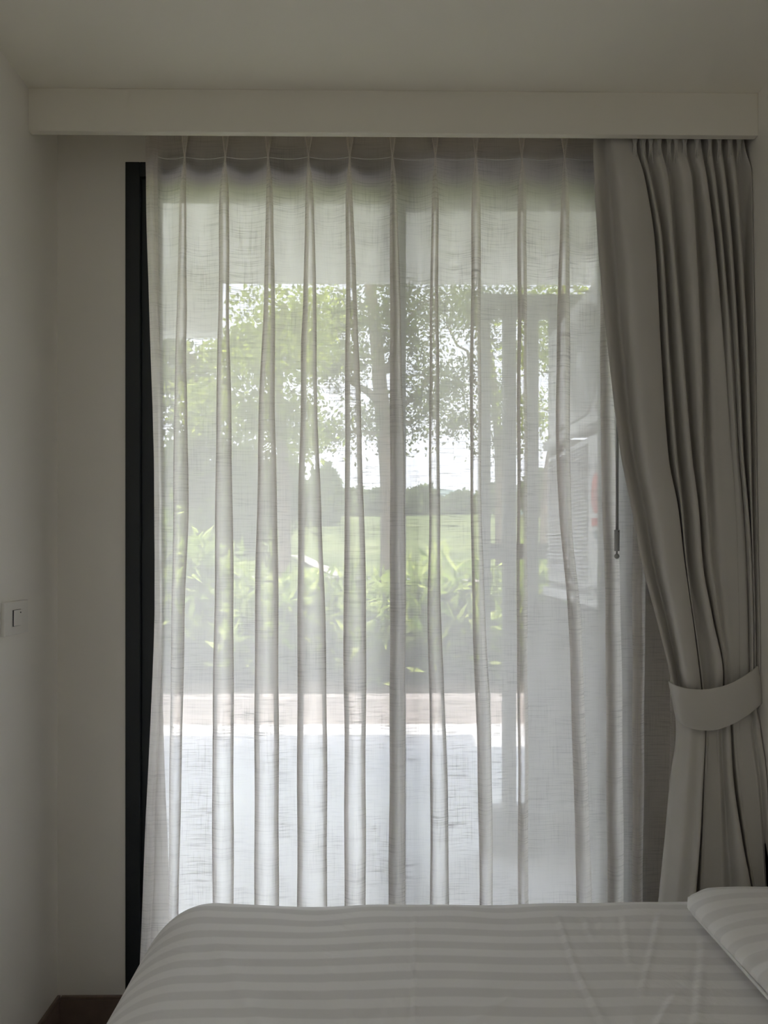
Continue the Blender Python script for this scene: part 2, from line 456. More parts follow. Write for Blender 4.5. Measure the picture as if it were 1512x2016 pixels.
sheer_root = tag(grid_mesh('sheer_curtain', G, m_sheer), 'white linen sheer curtain with pinch pleats across the glass door', 'curtain')
# doubled side hem along the left edge (behind the face)
hem = [(240, 310), (400, 311), (700, 314), (1000, 316), (1300, 319), (1500, 324), (1800, 335), (2085, 340)]
HG = []
for y, r in zip(np.arange(240, 2086, 30), interp_rows([(a, [b]) for a, b in hem], np.arange(240, 2086, 30))):
    l = interp_rows([(YS[i], [left[i]]) for i in range(len(YS))], [y])[0][0]
    HG.append([tuple(P(l+(r[0]-l)*t, y, YB0-.004-.006*t*2*(t < .5)-.006*(t >= .5)+.004+.002)) for t in np.linspace(0.02, 1, 8)])
obj_hem = grid_mesh('side_hem', HG, m_sheer, sheer_root)
# header tape (buckram) behind the face, down to the pinch
bmp = None
for L_, R_ in pl:
    c_ = (L_[0]+R_[0])/2; bmp = bmesh.new()
    for s_ in (-1, 1):
        tube(bmp, [P(c_+s_*6.5, 244, YB0-.012), P(c_+s_*5.2, 268, YB0-.014), P(c_+s_*2.6, 292, YB0-.016), P(c_+s_*.8, 308, YB0-.016), P(c_+s_*2.2, 330, YB0-.017), P(c_+s_*4.0, 360, YB0-.015)], [.0016, .0016, .0015, .0014, .0010, .0004], 6)
    obj('pinch_pleat', bmp, m_pleat, sheer_root, True)
keysT = keys[:3]; T = []
for y in np.arange(244, 309, 6):
    row = interp_rows(keysT, [min(y, 308)])[0]
    T.append([tuple(P(px, y, Y+.004)) for px, Y in catmull(row, 4)])
grid_mesh('header_tape', T, m_header, sheer_root)
# stitch line, sagging between the pleats
bm = bmesh.new()
cent = [310]+[(L[0]+R[0])/2 for L, R in pl]
for a, b in zip(cent, cent[1:]):
    pts = [P(a+(b-a)*t, 309+(2 if a > 700 else 0)+4.5*math.sin(PI*t), YB0-.013+.011*math.sin(PI*t)) for t in np.linspace(0, 1, 9)]
    tube(bm, pts, [.0009]*9, 5)
obj('stitch_line', bm, m_thread, sheer_root)

# ---- heavy drape
DY = 2.243
DR = [  # py, left, base depth, front amp, edges[(x, amp)] A B C E F G H I , right
    (240, 1168, 2.231, 0.028, [(1246, .7), (1262, .9), (1296, .9), (1344, .9), (1378, .9), (1398, .9), (1418, .9), (1440, .9)], 1462),
    (285, 1168, 2.231, 0.028, [(1250, .7), (1266, .9), (1300, .9), (1346, .9), (1380, .9), (1400, .9), (1420, .9), (1442, .9)], 1466),
    (350, 1170, 2.228, 0.042, [(1268, .8), (1281, 1), (1315, 1), (1361, 1), (1391, .9), (1408, .9), (1428, 1), (1450, 1)], 1483),
    (480, 1177, 2.230, 0.052, [(1288, .9), (1304, 1), (1327, 1), (1370, 1.2), (1407, .9), (1423, .9), (1441, 1), (1460, 1)], 1492),
    (690, 1197, 2.224, 0.058, [(1300, .9), (1317, 1), (1344, 1), (1380, 1.1), (1425, .3), (1440, .25), (1454, 1), (1472, 1)], 1494),
    (900, 1223, 2.218, 0.061, [(1315, 1), (1333, 1), (1362, 1), (1386, .8), (1440, .1), (1452, .1), (1464, 1), (1479, 1)], 1497),
    (1000, 1243, 2.214, 0.061, [(1334, 1), (1344, 1), (1375, 1), (1393, .55), (1448, .05), (1460, .05), (1473, 1), (1481, .9)], 1498),
    (1110, 1264, 2.208, 0.061, [(1347, 1), (1353, .9), (1383, 1), (1402, .4), (1452, .02), (1466, .02), (1480, .9), (1484, .8)], 1499),
    (1220, 1293, 2.200, 0.061, [(1363, 1), (1368, .6), (1403, 1), (1418, .3), (1455, .02), (1470, .02), (1483, .8), (1487, .6)], 1500),
    (1330, 1319, 2.192, 0.055, [(1377, 1), (1383, .5), (1423, 1), (1432, .2), (1456, .05), (1472, .05), (1484, .7), (1488, .5)], 1501),
    (1385, 1327, 2.188, 0.047, [(1383, .6), (1388, .3), (1420, .5), (1435, .2), (1458, .05), (1474, .05), (1488, .5), (1492, .4)], 1496),
    (1440, 1331, 2.180, 0.055, [(1388, 1.0), (1395, .0), (1412, .0), (1438, .6), (1456, .0), (1476, .0), (1497, .6), (1501, .4)], 1506),
    (1530, 1320, 2.164, 0.069, [(1384, 1.2), (1393, .0), (1415, .0), (1443, .8), (1465, .0), (1488, .0), (1512, .6), (1518, .5)], 1524),
    (1650, 1309, 2.152, 0.077, [(1378, 1.2), (1392, .0), (1418, .0), (1460, 1.1), (1478, .0), (1498, .0), (1520, .6), (1526, .5)], 1532),
    (1790, 1295, 2.144, 0.083, [(1367, 1.2), (1392, .0), (1420, .0), (1483, 1.1), (1494, .0), (1506, .0), (1532, .6), (1540, .5)], 1536),
    (2110, 1268, 2.132, 0.086, [(1345, 1.2), (1380, .0), (1410, .0), (1496, 1.1), (1504, .0), (1512, .0), (1536, .6), (1544, .5)], 1538),
]
def drape_row(r):
    py, xl, Y0, amp, edges, xr = r
    e0 = edges[0][0]; wd = e0-xl; up = py < 1385
    if up:
        pts = [(xl, Y0-.45*amp), (xl+.10*wd, Y0-.42*amp), (xl+.28*wd, Y0+.14*amp), (xl+.49*wd, Y0-.95*amp), (xl+.74*wd, Y0-1.15*amp)]
    else:
        pts = [(xl, Y0+.0*amp), (xl+.08*wd, Y0-.35*amp), (xl+.27*wd, Y0-.62*amp), (xl+.52*wd, Y0-.95*amp), (xl+.80*wd, Y0-1.0*amp)]
    for k, (e, a) in enumerate(edges):
        o = min(5.0, 4.5*a)
        if k > 0:
            pe = edges[k-1][0]; g = e-pe
            ap = edges[k-1][1]; pts += [(pe+.10*g, Y0-.55*max(0, 1-ap)*amp), (pe+.34*g, Y0-(.40*a+.55*max(0, 1-a))*amp), (pe+.66*g, Y0-(.88*a+.55*max(0, 1-a))*amp)]
        pts += [(e-1.8, Y0-(.98*a+.55*max(0, 1-a))*amp), (e, Y0-(.74*a+.55*max(0, 1-a))*amp), (e-o, Y0-(.55*max(0, 1-a))*amp)]
    pe = edges[-1][0]; g = xr-pe
    if up: pts += [(pe+.3*g, Y0-.1*amp), (pe+.8*g, Y0-.7*amp), (xr, Y0-.9*amp)]
    else: pts += [(pe-2.6, Y0-.3*amp), (pe-3.4, Y0-.1*amp), (pe-3.0, Y0)]
    return pts
dk = [(r[0], drape_row(r)) for r in DR]
ys = np.concatenate([np.arange(240, 400, 6), np.arange(400, 2110, 14), [2110]])
G = []
for y, row in zip(ys, interp_rows(dk, ys)):
    line = []
    for px, Y in catmull(row, 6):
        q = P(px, y, Y)
        if q.x > XR-.004: q.x = XR-.004
        q.z = max(q.z, .012); line.append(tuple(q))
    G.append(line)
drape = tag(grid_mesh('drape', G, m_drape), 'thick grey-beige pleated drape tied back at the right wall', 'curtain')
sol = drape.modifiers.new('thickness', 'SOLIDIFY'); sol.thickness = .0016; sol.offset = 0
# pinched finger pleats at the head of the drape
for px in (1250, 1267, 1281, 1298, 1317, 1331, 1348, 1372, 1397, 1416, 1437, 1455):
    bm = bmesh.new()
    for s in (-1, 0, 1):
        pts = [P(px+s*4.6, 258, 2.196), P(px+s*3.6, 272, 2.196), P(px+s*1.4, 284, 2.196), P(px+s*2.6, 298, 2.199), P(px+s*4.6, 322, 2.206)]
        tube(bm, pts, [.0035, .0035, .0026, .0018, .0005], 8)
    obj('pinch_pleat', bm, m_drape, drape, smooth=True)
# tie-back band
top = [(1317, 1341), (1330, 1349), (1352, 1355), (1380, 1357.5), (1408, 1354), (1436, 1346), (1464, 1331), (1486, 1316), (1496, 1305)]
bot = [(1330, 1408), (1337, 1420), (1355, 1432), (1384, 1438), (1412, 1436), (1440, 1426), (1468, 1410), (1496, 1388), (1509, 1374)]
dep = [2.190, 2.140, 2.118, 2.110, 2.108, 2.110, 2.118, 2.135, 2.18]
a = catmull([(*t, d) for t, d in zip(top, dep)], 6); b = catmull([(*t, d) for t, d in zip(bot, dep)], 6)
G = []
for t in np.linspace(0, 1, 10):
    G.append([tuple(P(p[0]*(1-t)+q[0]*t, p[1]*(1-t)+q[1]*t, p[2]-.006*math.sin(PI*t))) for p, q in zip(a, b)])
band = grid_mesh('tieback_band', G, m_drape, drape)
sm = band.modifiers.new('thickness', 'SOLIDIFY'); sm.thickness = .005; sm.offset = 0
bv = band.modifiers.new('edge', 'BEVEL'); bv.width = .0015; bv.segments = 2

# ------------------------------------------------------------------ curtain draw wand
t = thing('curtain_wand', 'thin grey curtain pull rod with ball tip hanging before the sheer', 'curtain rod', tuple(P(1214.5, 1100, 2.245)))
YR = 2.245
bm = bmesh.new(); cyl(bm, P(1216.5, 262, YR), P(1214.8, 1046, YR), .0042, n=14); obj('rod', bm, m_rod, t, True)
bm = bmesh.new(); cyl(bm, P(1214.8, 1043, YR), P(1214.6, 1085, YR), .0080, .0076, 18); h = obj('handle', bm, m_rod, t)
bmod = h.modifiers.new('b', 'BEVEL'); bmod.width = .0012; bmod.segments = 2
hp = P(1216.2, 1046.5, YR); bm = bmesh.new(); cyl(bm, hp+Vector((0, -.0070, 0)), hp+Vector((0, -.0086, 0)), .0014, n=10); obj('pin_hole', bm, m_slot, h)
bm = bmesh.new(); cyl(bm, P(1214.6, 1084, YR), P(1214.4, 1092, YR), .0032, n=12)
bmesh.ops.create_uvsphere(bm, u_segments=18, v_segments=12, radius=.0078, matrix=Matrix.Translation(P(1214.4, 1095, YR)))
obj('ball_tip', bm, m_rod, t, True)

# ------------------------------------------------------------------ light switch on the left wall
sz = CAMZ+(CY-1216)*2.06/F
t = thing('light_switch', 'white plastic light switch plate on the left wall', 'light switch', (XL, 2.065, sz))
obj('plate', nb(XL, XL+.010, 2.000, 2.138, sz-.045, sz+.045, bev=.002), m_switch, t)
bm = bmesh.new(); box(bm, XL+.0095, XL+.0112, 2.045, 2.090, sz-.022, sz+.022); obj('rocker_well', bm, m_slot, t)
bm = bmesh.new()
vs = [bm.verts.new(c) for c in ((XL+.0105, 2.047, sz-.021), (XL+.0105, 2.088, sz-.021), (XL+.0105, 2.088, sz+.021), (XL+.0105, 2.047, sz+.021),
                                (XL+.0115, 2.050, sz-.021), (XL+.0145, 2.088, sz-.021), (XL+.0175, 2.088, sz+.021), (XL+.0125, 2.056, sz+.021))]
for f in ((0, 1, 2, 3), (4, 7, 6, 5), (0, 4, 5, 1), (1, 5, 6, 2), (2, 6, 7, 3), (3, 7, 4, 0)): bm.faces.new([vs[i] for i in f])
bmesh.ops.recalc_face_normals(bm, faces=bm.faces); rk = obj('rocker', bm, m_switch, t)
bm = bmesh.new(); cyl(bm, (XL+.0150, 2.078, sz+.014), (XL+.0172, 2.078, sz+.014), .0018, n=10); obj('indicator_dot', bm, m_slot, rk)

# ------------------------------------------------------------------ bed: mattress base and duvet
def creases():
    L = []
    # (p0, p1 in flat duvet coords (x,y), half width, height)
    def c(ax, ay, bx, by, w, h): L.append((ax, ay, bx, by, w, h))
    def q(px, py): v = P(px, py, 1.0); s = (.60-CAMZ)/(v.z-CAMZ); return (v.x*s, s)
    for (p0, p1, w_, h_) in [((816, 1800), (816, 2030), .005, .0028), ((1097, 1803), (1142, 1925), .006, .0050), ((1142, 1925), (1198, 2030), .006, .0045),
                         ((1150, 1806), (1165, 1850), .006, .003), ((1178, 1804), (1182, 1830), .005, .003), ((1228, 1806), (1240, 1900), .006, .0038), ((1300, 1800), (1262, 1960), .006, .0045),
                         ((1384, 1850), (1372, 2020), .007, .0045), ((1330, 1960), (1290, 2030), .008, .004), ((1010, 1960), (900, 2030), .012, .003), ((420, 1850), (520, 2030), .02, .003),
                         ((640, 1900), (700, 2020), .015, .002)]:
        c(*q(*p0), *q(*p1), w_, h_)
    return L
CR = creases()
def crease_h(X, Y):
    H = np.zeros_like(X)
    for ax, ay, bx, by, w_, h_ in CR:
        dx, dy = bx-ax, by-ay; L2 = dx*dx+dy*dy
        t = ((X-ax)*dx+(Y-ay)*dy)/L2; tt = np.clip(t, 0, 1)
        d = np.hypot(X-ax-tt*dx, Y-ay-tt*dy); s = ((X-ax)*dy-(Y-ay)*dx)/math.sqrt(L2)
        fade = np.clip(np.minimum(tt+.15, 1.15-tt)*4, 0, 1)
        h_ *= .62
        H += h_*np.exp(-(d/w_)**2)*fade - .5*h_*np.exp(-((d-w_*1.6)/(w_*1.2))**2)*(s > 0)*fade
    return H
BR = .175; bx0, bx1, by0, by1, bz = -.375, 1.60, .20, 1.79, .600
av = np.concatenate([np.linspace(bx0-.62, bx0-.30, 12), np.linspace(bx0-.295, bx0, 44), np.linspace(bx0+.008, bx1, 330), np.linspace(bx1+.01, bx1+.25, 10)])
bvv = np.concatenate([np.linspace(by0-.5, by0, 12), np.linspace(by0+.05, 1.28, 30), np.linspace(1.288, by1, 110), np.linspace(by1+.006, by1+.3, 44), np.linspace(by1+.31, by1+.60, 12)])
A_, B_ = np.meshgrid(av, bvv)
ex = np.where(A_ < bx0, A_-bx0, 0.0)+np.where(A_ > bx1, A_-bx1, 0.0); ey = np.where(B_ < by0, B_-by0, 0.0)+np.where(B_ > by1, B_-by1, 0.0)
e = np.hypot(ex, ey)+1e-9; lim = BR*PI/2
out_ = np.where(e < lim, BR*np.sin(np.minimum(e, lim)/BR), BR); drop = np.where(e < lim, BR*(1-np.cos(np.minimum(e, lim)/BR)), BR+(e-lim))
drop = np.minimum(drop, .56)
side = np.clip((e-lim)/.2, 0, 1)
ang = np.arctan2(ey, ex)
out_ = out_+side*(.012*np.sin(B_*9+A_*7)+.008*np.sin(A_*17-B_*13))
X = np.clip(A_, bx0, bx1)+out_*ex/e; Y = np.clip(B_, by0, by1)+out_*ey/e
Z = bz-drop+.003*np.sin(A_*6+1)*np.sin(B_*9)+.002*np.sin(A_*15+B_*4)+crease_h(A_, B_)*(e < .1)
# edge rumple along the far rim
Z += .0035*np.sin(A_*11)*np.exp(-((B_-by1)/.12)**2)+.002*np.sin(A_*29+2)*np.exp(-((B_-by1)/.07)**2)
X = np.clip(X, -9, XHB-.02)
bed = thing('bed', 'bed under the white striped duvet in front of the curtains', 'bed', (.65, 1.0, 0))
obj('mattress', nb(-.46, 1.72, .12, 1.86, .22, .40, bev=.04, seg=3), m_white, bed)
obj('bed_base', nb(-.44, 1.72, .14, 1.84, .06, .22, bev=.01), m_base, bed)
for px_, py_ in ((-.38, .2), (1.66, .2), (-.38, 1.76), (1.66, 1.76)):
    obj('leg', nb(px_-.03, px_+.03, py_-.03, py_+.03, 0, .06), m_base, bed)
G = np.stack([X, Y, Z], -1)[::-1]
dv = grid_mesh('duvet', G, m_cotton)
me = dv.data; uvl = me.uv_layers['UVMap']
vi = np.empty(len(me.loops), 'i4'); me.loops.foreach_get('vertex_index', vi)
UVv = np.stack([A_[::-1], B_[::-1]], -1).reshape(-1, 2)[vi]
uvl.data.foreach_set('uv', UVv.reshape(-1).astype('f4'))
tag(dv, 'white duvet with tone on tone satin stripes spread over the bed', 'duvet')

# pillow lying across the bed head
def pillow():
    n, mm_ = 90, 70
    cx, cy_, hx, hy, th = 1.066, 1.42, .345, .385, .040
    rows = []; uvs = []
    for i in range(n+1):
        v = i/n*2-1; r = []; ru = []
        for j in range(2*mm_+1):
            # closed section: top then bottom
            s = j/(2*mm_)*2*PI
            u = -math.cos(s); sg = 1 if math.sin(s) >= 0 else -1
            uu = math.copysign(abs(u)**.55, u)
            prof = max(0, 1-abs(uu)**6)**.5*max(0, 1-abs(v)**9)**.5
            pinch = 1-.03*(1-abs(v))*abs(uu)
            rc = 1-.07*max(0, abs(v)-.86)/.14*abs(uu)**3; x = cx+hx*uu*pinch*rc; y = cy_+hy*v*(1-.05*max(0, abs(uu)-.8)/.2)
            z = .634+sg*th*prof
            if sg > 0:
                edge = math.exp(-((uu+1)/.22)**2)
                z += .0035*edge*math.sin(y*95+3*math.sin(y*21))*(prof > .02)
                z += .002*math.sin(x*17+y*11)*prof
            else: z = .634-.026*prof
            r.append((x, y, z)); ru.append((x, y))
        rows.append(r); uvs.append(ru)
    G = np.array(rows); o = grid_mesh('pillow', G, m_pillow)
    me = o.data; vi = np.empty(len(me.loops), 'i4'); me.loops.foreach_get('vertex_index', vi)
    me.uv_layers['UVMap'].data.foreach_set('uv', np.array(uvs).reshape(-1, 2)[vi].reshape(-1).astype('f4'))
    tag(o, 'white pillow with satin stripes lying at the right end of the bed', 'pillow')
    bm = bmesh.new()
    pts = [(cx-hx*.97*(1-.07*max(0, abs(v)-.86)/.14)-.004, cy_+hy*v*.9, .630) for v in np.linspace(-.97, .97, 40)]
    tube(bm, pts, [.0035]*40, 8); obj('piping', bm, m_white, o, True)
    return o
pillow()

# ------------------------------------------------------------------ outside: terrace, overhang, side wall
struct('terrace_floor', nb(-4.5, 4.5, YW+.0, 6.40, -.14, -.006), m_tile, label='pale tiled terrace floor outside the door')
bm = bmesh.new(); box(bm, -4.5, 4.5, YW+WT, 4.15, 2.90, 3.08)
box(bm, -4.5, .55, 4.02, 4.15, 3.08, 3.84)
box(bm, -4.5, 4.5, YW+WT, YW+WT+.2, ZC, 2.90)
struct('balcony_slab', bm, m_ext, label='white soffit of the balcony above the terrace')
struct('beam_drop', nb(-3.2, P(430, 600, 4.02).x, 4.0, 4.14, 2.60, 2.90), m_ext, label='white downstand beam at the left under the balcony')
struct('wall_terrace', nb(1.12, 1.24, YW+WT, 3.80, -.006, 2.90), m_ext, label='white wall at the right of the terrace')
bm = bmesh.new(); box(bm, -6, XL-.15, YW, YW+WT, -.1, 6); box(bm, XHB+.15, 6, YW, YW+WT, -.1, 6); box(bm, -6, 6, YW, YW+WT, ZC+.14, 6)
struct('wall_outside', bm, m_ext, label='outer wall of the house around the door')
struct('curb', nb(-5, 5, 6.40, 6.62, -.1, .21, bev=.01), m_curb, label='low concrete curb between terrace and planting bed')

# metal screen around the air conditioners
YSC = 3.65
def sx(px): return P(px, 800, YSC).x
ztop = P(900, 583, YSC).z
t = thing('metal_screen', 'tall grey metal post screen beside the air conditioners', 'screen', (sx(1030), YSC, 0))
xa, xb = sx(945), 1.115
for a, b in ((945, 964), (990, 1014), (1036, 1058), (1082, 1108)):
    obj('post', nb(sx(a), sx(b), YSC-.03, YSC+.03, 0, ztop-.09, bev=.003), m_steel, t)
obj('top_rail', nb(xa, xb, YSC-.035, YSC+.035, ztop-.05, ztop, bev=.003), m_steel, t)
obj('top_rail', nb(xa, xb, YSC-.03, YSC+.03, ztop-.105, ztop-.06, bev=.003), m_steel, t)
zr = P(1000, 1070, YSC).z
obj('middle_rail', nb(sx(964), xb, YSC-.02, YSC+.02, zr-.075, zr, bev=.003), m_steel, t)
obj('bottom_rail', nb(sx(964), xb, YSC-.02, YSC+.02, .20, .235, bev=.003), m_white, t)
obj('kick_panel', nb(sx(964), xb, YSC-.008, YSC+.008, 0, .20), m_panelgrey, t)
obj('solid_panel', nb(sx(1058), xb, YSC-.006, YSC+.006, .235, 1.20), m_panelgrey, t)

# air conditioner condensers and their rack
AX = .79
def ac(z0, z1, kind):
    if kind == 'fan':
        t = thing('air_conditioner', 'upper white outdoor condenser with round fan guard', 'air conditioner', (AX+.15, 2.97, z0))
    else:
        t = thing('air_conditioner', 'lower white outdoor condenser with louvred front and red oval sticker', 'air conditioner', (AX+.15, 2.97, z0))
    y0, y1 = 2.55, 3.40
    obj('casing', nb(AX, AX+.29, y0, y1, z0+.02, z1, bev=.012, seg=3), m_ac, t)
    for yy in (y0+.12, y1-.12): obj('foot', nb(AX-.01, AX+.30, yy-.02, yy+.02, z0, z0+.022), m_ac, t)
    if kind == 'fan':
        yc, zc, r = 2.815, 2.152, .205
        bm = bmesh.new(); cyl(bm, (AX+.002, yc, zc), (AX-.002, yc, zc), r-.004, n=48); rec = obj('fan_recess', bm, m_acdark, t)
        for k in range(3):
            bm = bmesh.new(); a0 = k*2*PI/3
            rows = []
            for i in range(8):
                rr = .05+.14*i/7
                rows.append([bm.verts.new((AX-.003-.004*s_, yc+rr*math.cos(a0+s_*1.1-.2*i/7), zc+rr*math.sin(a0+s_*1.1-.2*i/7))) for s_ in (0, .5, 1)])
            for p, q in zip(rows, rows[1:]):
                for j in range(2): bm.faces.new((p[j], p[j+1], q[j+1], q[j]))
            obj('fan_blade', bm, m_panelgrey, rec)
        bm = bmesh.new()
        for i in range(1, 12):
            rr = r*i/11; n = 40
            tube(bm, [(AX-.012, yc+rr*math.cos(2*PI*k/n), zc+rr*math.sin(2*PI*k/n)) for k in range(n+1)], [.0035 if i == 11 else .0018]*(n+1), 5)
        g = obj('guard_rings', bm, m_ac, t); g['kind'] = 'stuff'
        bm = bmesh.new()
        for k in range(12):
            a = 2*PI*k/12; cyl(bm, (AX-.012, yc, zc), (AX-.010, yc+r*math.cos(a), zc+r*math.sin(a)), .002, n=6)
        obj('guard_spokes', bm, m_ac, t)
        bm = bmesh.new(); cyl(bm, (AX-.006, yc, zc), (AX-.020, yc, zc), .042, .036, 24); obj('hub_cap', bm, m_white, t)
        bm = bmesh.new(); bmesh.ops.create_circle(bm, cap_ends=True, segments=32, radius=1)
        for v in bm.verts: v.co = Vector((AX-.0015, 2.595+v.co.x*.03, 2.30+v.co.y*.05))
        obj('sticker', bm, m_red, t)
    else:
        obj('louvre_recess', nb(AX-.001, AX+.003, 2.745, 3.375, z0+.045, z1-.025), m_acdark, t)
        n = 34; dz = (z1-z0-.08)/n
        bm = bmesh.new()
        for i in range(n):
            zz = z0+.05+dz*i
            vs = [bm.verts.new((AX+dx_, yy, zz+dz_)) for yy in (2.745, 3.375) for dx_, dz_ in ((0, .0105), (-.012, .003), (-.012, 0), (0, .0075))]
            for q in ((0, 1, 5, 4), (1, 2, 6, 5), (2, 3, 7, 6), (3, 0, 4, 7), (0, 3, 2, 1), (4, 5, 6, 7)): bm.faces.new([vs[k] for k in q])
        s_ = obj('louvre_slats', bm, m_ac, t); s_['kind'] = 'stuff'
        for yy in (3.0, ): obj('louvre_rib', nb(AX-.014, AX, yy-.006, yy+.006, z0+.045, z1-.025), m_ac, t)
        obj('front_panel', nb(AX-.010, AX+.002, 2.565, 2.735, z0+.03, z1-.015, bev=.004), m_ac, t)
        # red oval sticker with pale lettering strokes, red label and a small dark mark
        zc = CAMZ+(CY-971)*2.637/F
        bm = bmesh.new(); bmesh.ops.create_circle(bm, cap_ends=True, segments=40, radius=1)
        for v in bm.verts: v.co = Vector((AX-.0108, 2.637+v.co.x*.052, zc+v.co.y*.070))
        st = obj('oval_sticker', bm, m_red, t)
        bm = bmesh.new()
        for k in range(9):
            z_ = zc+.014-k*.0075
            hw = .030
            for (ya, yb) in ((2.637-hw, 2.637-.004), (2.637+.002, 2.637+hw-.006*(k % 2))):
                box(bm, AX-.0114, AX-.0109, ya, yb, z_, z_+.0026)
        obj('sticker_text', bm, m_white, st)
        zl = CAMZ+(CY-1028)*2.637/F
        obj('red_label', nb(AX-.0112, AX-.0100, 2.585, 2.690, zl-.013, zl+.015), m_red, t)
        zl = CAMZ+(CY-1052)*2.637/F
        obj('dark_mark', nb(AX-.0112, AX-.0100, 2.62, 2.652, zl-.016, zl+.016), m_navy, t)
    return t
ac(1.94, 2.41, 'fan'); ac(1.294, 1.866, 'louvre')
t = thing('wall_bracket_rack', 'white steel rack on the terrace wall carrying both air conditioners', 'rack', (AX+.15, 2.97, 1.2))
for z_ in (1.90, 1.25):
    obj('beam', nb(AX-.012, AX+.02, 2.52, 3.44, z_, z_+.040, bev=.003), m_ac, t)
    obj('beam', nb(AX+.26, AX+.292, 2.52, 3.44, z_, z_+.040, bev=.003), m_ac, t)
    for yy in (2.60, 3.36): obj('cross_arm', nb(AX+.02, 1.12, yy-.02, yy+.02, z_+.002, z_+.038), m_ac, t)

# ------------------------------------------------------------------ garden
def ter(y):
    return float(np.interp(y, [6.6, 9, 12, 20, 40, 62, 90, 200], [.12, .14, .3, .80, 2.3, 4.3, 5.0, 6.0]))
gy = [6.62, 7.2, 8, 9, 10, 12, 15, 18, 20, 24, 28, 32, 36, 40, 46, 52, 58, 62, 70, 90, 130, 200]
gx = np.linspace(-1, 1, 33)
G = [[(x*(10+y*1.2), y, ter(y)+(0 if y < 10 else .12*math.sin(x*19+y)*min(1, y/40))) for x in gx] for y in gy]
me_g = grid_mesh('lawn', [r[::-1] for r in G], m_grass); me_g['kind'] = 'structure'
struct('planting_bed', nb(-6, 6, 6.62, 9.4, -.1, .17), m_soil, label='dark soil bed behind the curb')
# far ridge
bm = bmesh.new(); rr = random.Random(2)
prevv = None
for i in range(41):
    x = -170+i*8.5; h = 16+2*math.sin(i*.35)+1.2*math.sin(i*.9+1)
    v = [bm.verts.new((x, 190, 4)), bm.verts.new((x, 200, h*.75)), bm.verts.new((x, 215, h)), bm.verts.new((x, 250, 4))]
    if prevv:
        for k in range(3): bm.faces.new((prevv[k], v[k], v[k+1], prevv[k+1]))
    prevv = v
struct('hills', bm, m_farhill, True)
# pale path winding over the lawn
def ground_at(px, py):
    lo, hi = 7.0, 80.0
    for y in np.linspace(7, 80, 400):
        p = P(px, py, y)
        if p.z <= ter(y)+.03: return p
    return P(px, py, 40)
pp = [ground_at(*q) for q in ((330, 1144), (430, 1140), (520, 1139), (600, 1139), (680, 1140), (760, 1142), (900, 1146), (1000, 1149))]
bm = bmesh.new(); pv = None
for p in pp:
    z = lambda yy: ter(yy)+.06
    v = [bm.verts.new((p.x, p.y-.25, z(p.y-.25))), bm.verts.new((p.x, p.y+.25, z(p.y+.25)))]
    if pv: bm.faces.new((pv[0], v[0], v[1], pv[1]))
    pv = v
q0, q1 = ground_at(670, 1140), ground_at(585, 1098)
v = [bm.verts.new((q0.x-.1, q0.y, ter(q0.y)+.07)), bm.verts.new((q0.x+.25, q0.y, ter(q0.y)+.07)), bm.verts.new((q1.x+.25, q1.y, ter(q1.y)+.1)), bm.verts.new((q1.x-.25, q1.y, ter(q1.y)+.1))]
bm.faces.new(v)
struct('garden_path', bm, m_path, label='pale path crossing the lawn')

# leaves as small folded shapes, collected in numpy
def leaf_mesh(cents, size, up=0.0, aspect=.5, rng=None, spread=None):
    n = len(cents)
    d = rng.normal(size=(n, 3)); d /= np.linalg.norm(d, axis=1)[:, None]
    if up: d = d*(1-up)+np.array([0, 0, 1.0])*up; d /= np.linalg.norm(d, axis=1)[:, None]
    s = np.cross(d, rng.normal(size=(n, 3))); s /= np.linalg.norm(s, axis=1)[:, None]
    L = (size*rng.uniform(.6, 1.3, n))[:, None]
    a = cents; b = cents+d*L*.45+s*L*aspect*.5; c = cents+d*L; e_ = cents+d*L*.45-s*L*aspect*.5
    V = np.stack([a, b, c, e_], 1).reshape(-1, 3)
    me = bpy.data.meshes.new('foliage'); me.vertices.add(len(V)); me.vertices.foreach_set('co', V.reshape(-1))
    me.loops.add(4*n); me.loops.foreach_set('vertex_index', np.arange(4*n, dtype='i4'))
    me.polygons.add(n); me.polygons.foreach_set('loop_start', np.arange(0, 4*n, 4, dtype='i4'))
    me.update(calc_edges=True); return me

def branch_path(p0, p1, rng, k=6, wob=.05):
    L = (p1-p0).length
    return [p0.lerp(p1, t)+Vector(rng.normal(size=3)*wob*L*math.sin(PI*t)) for t in np.linspace(0, 1, k)]

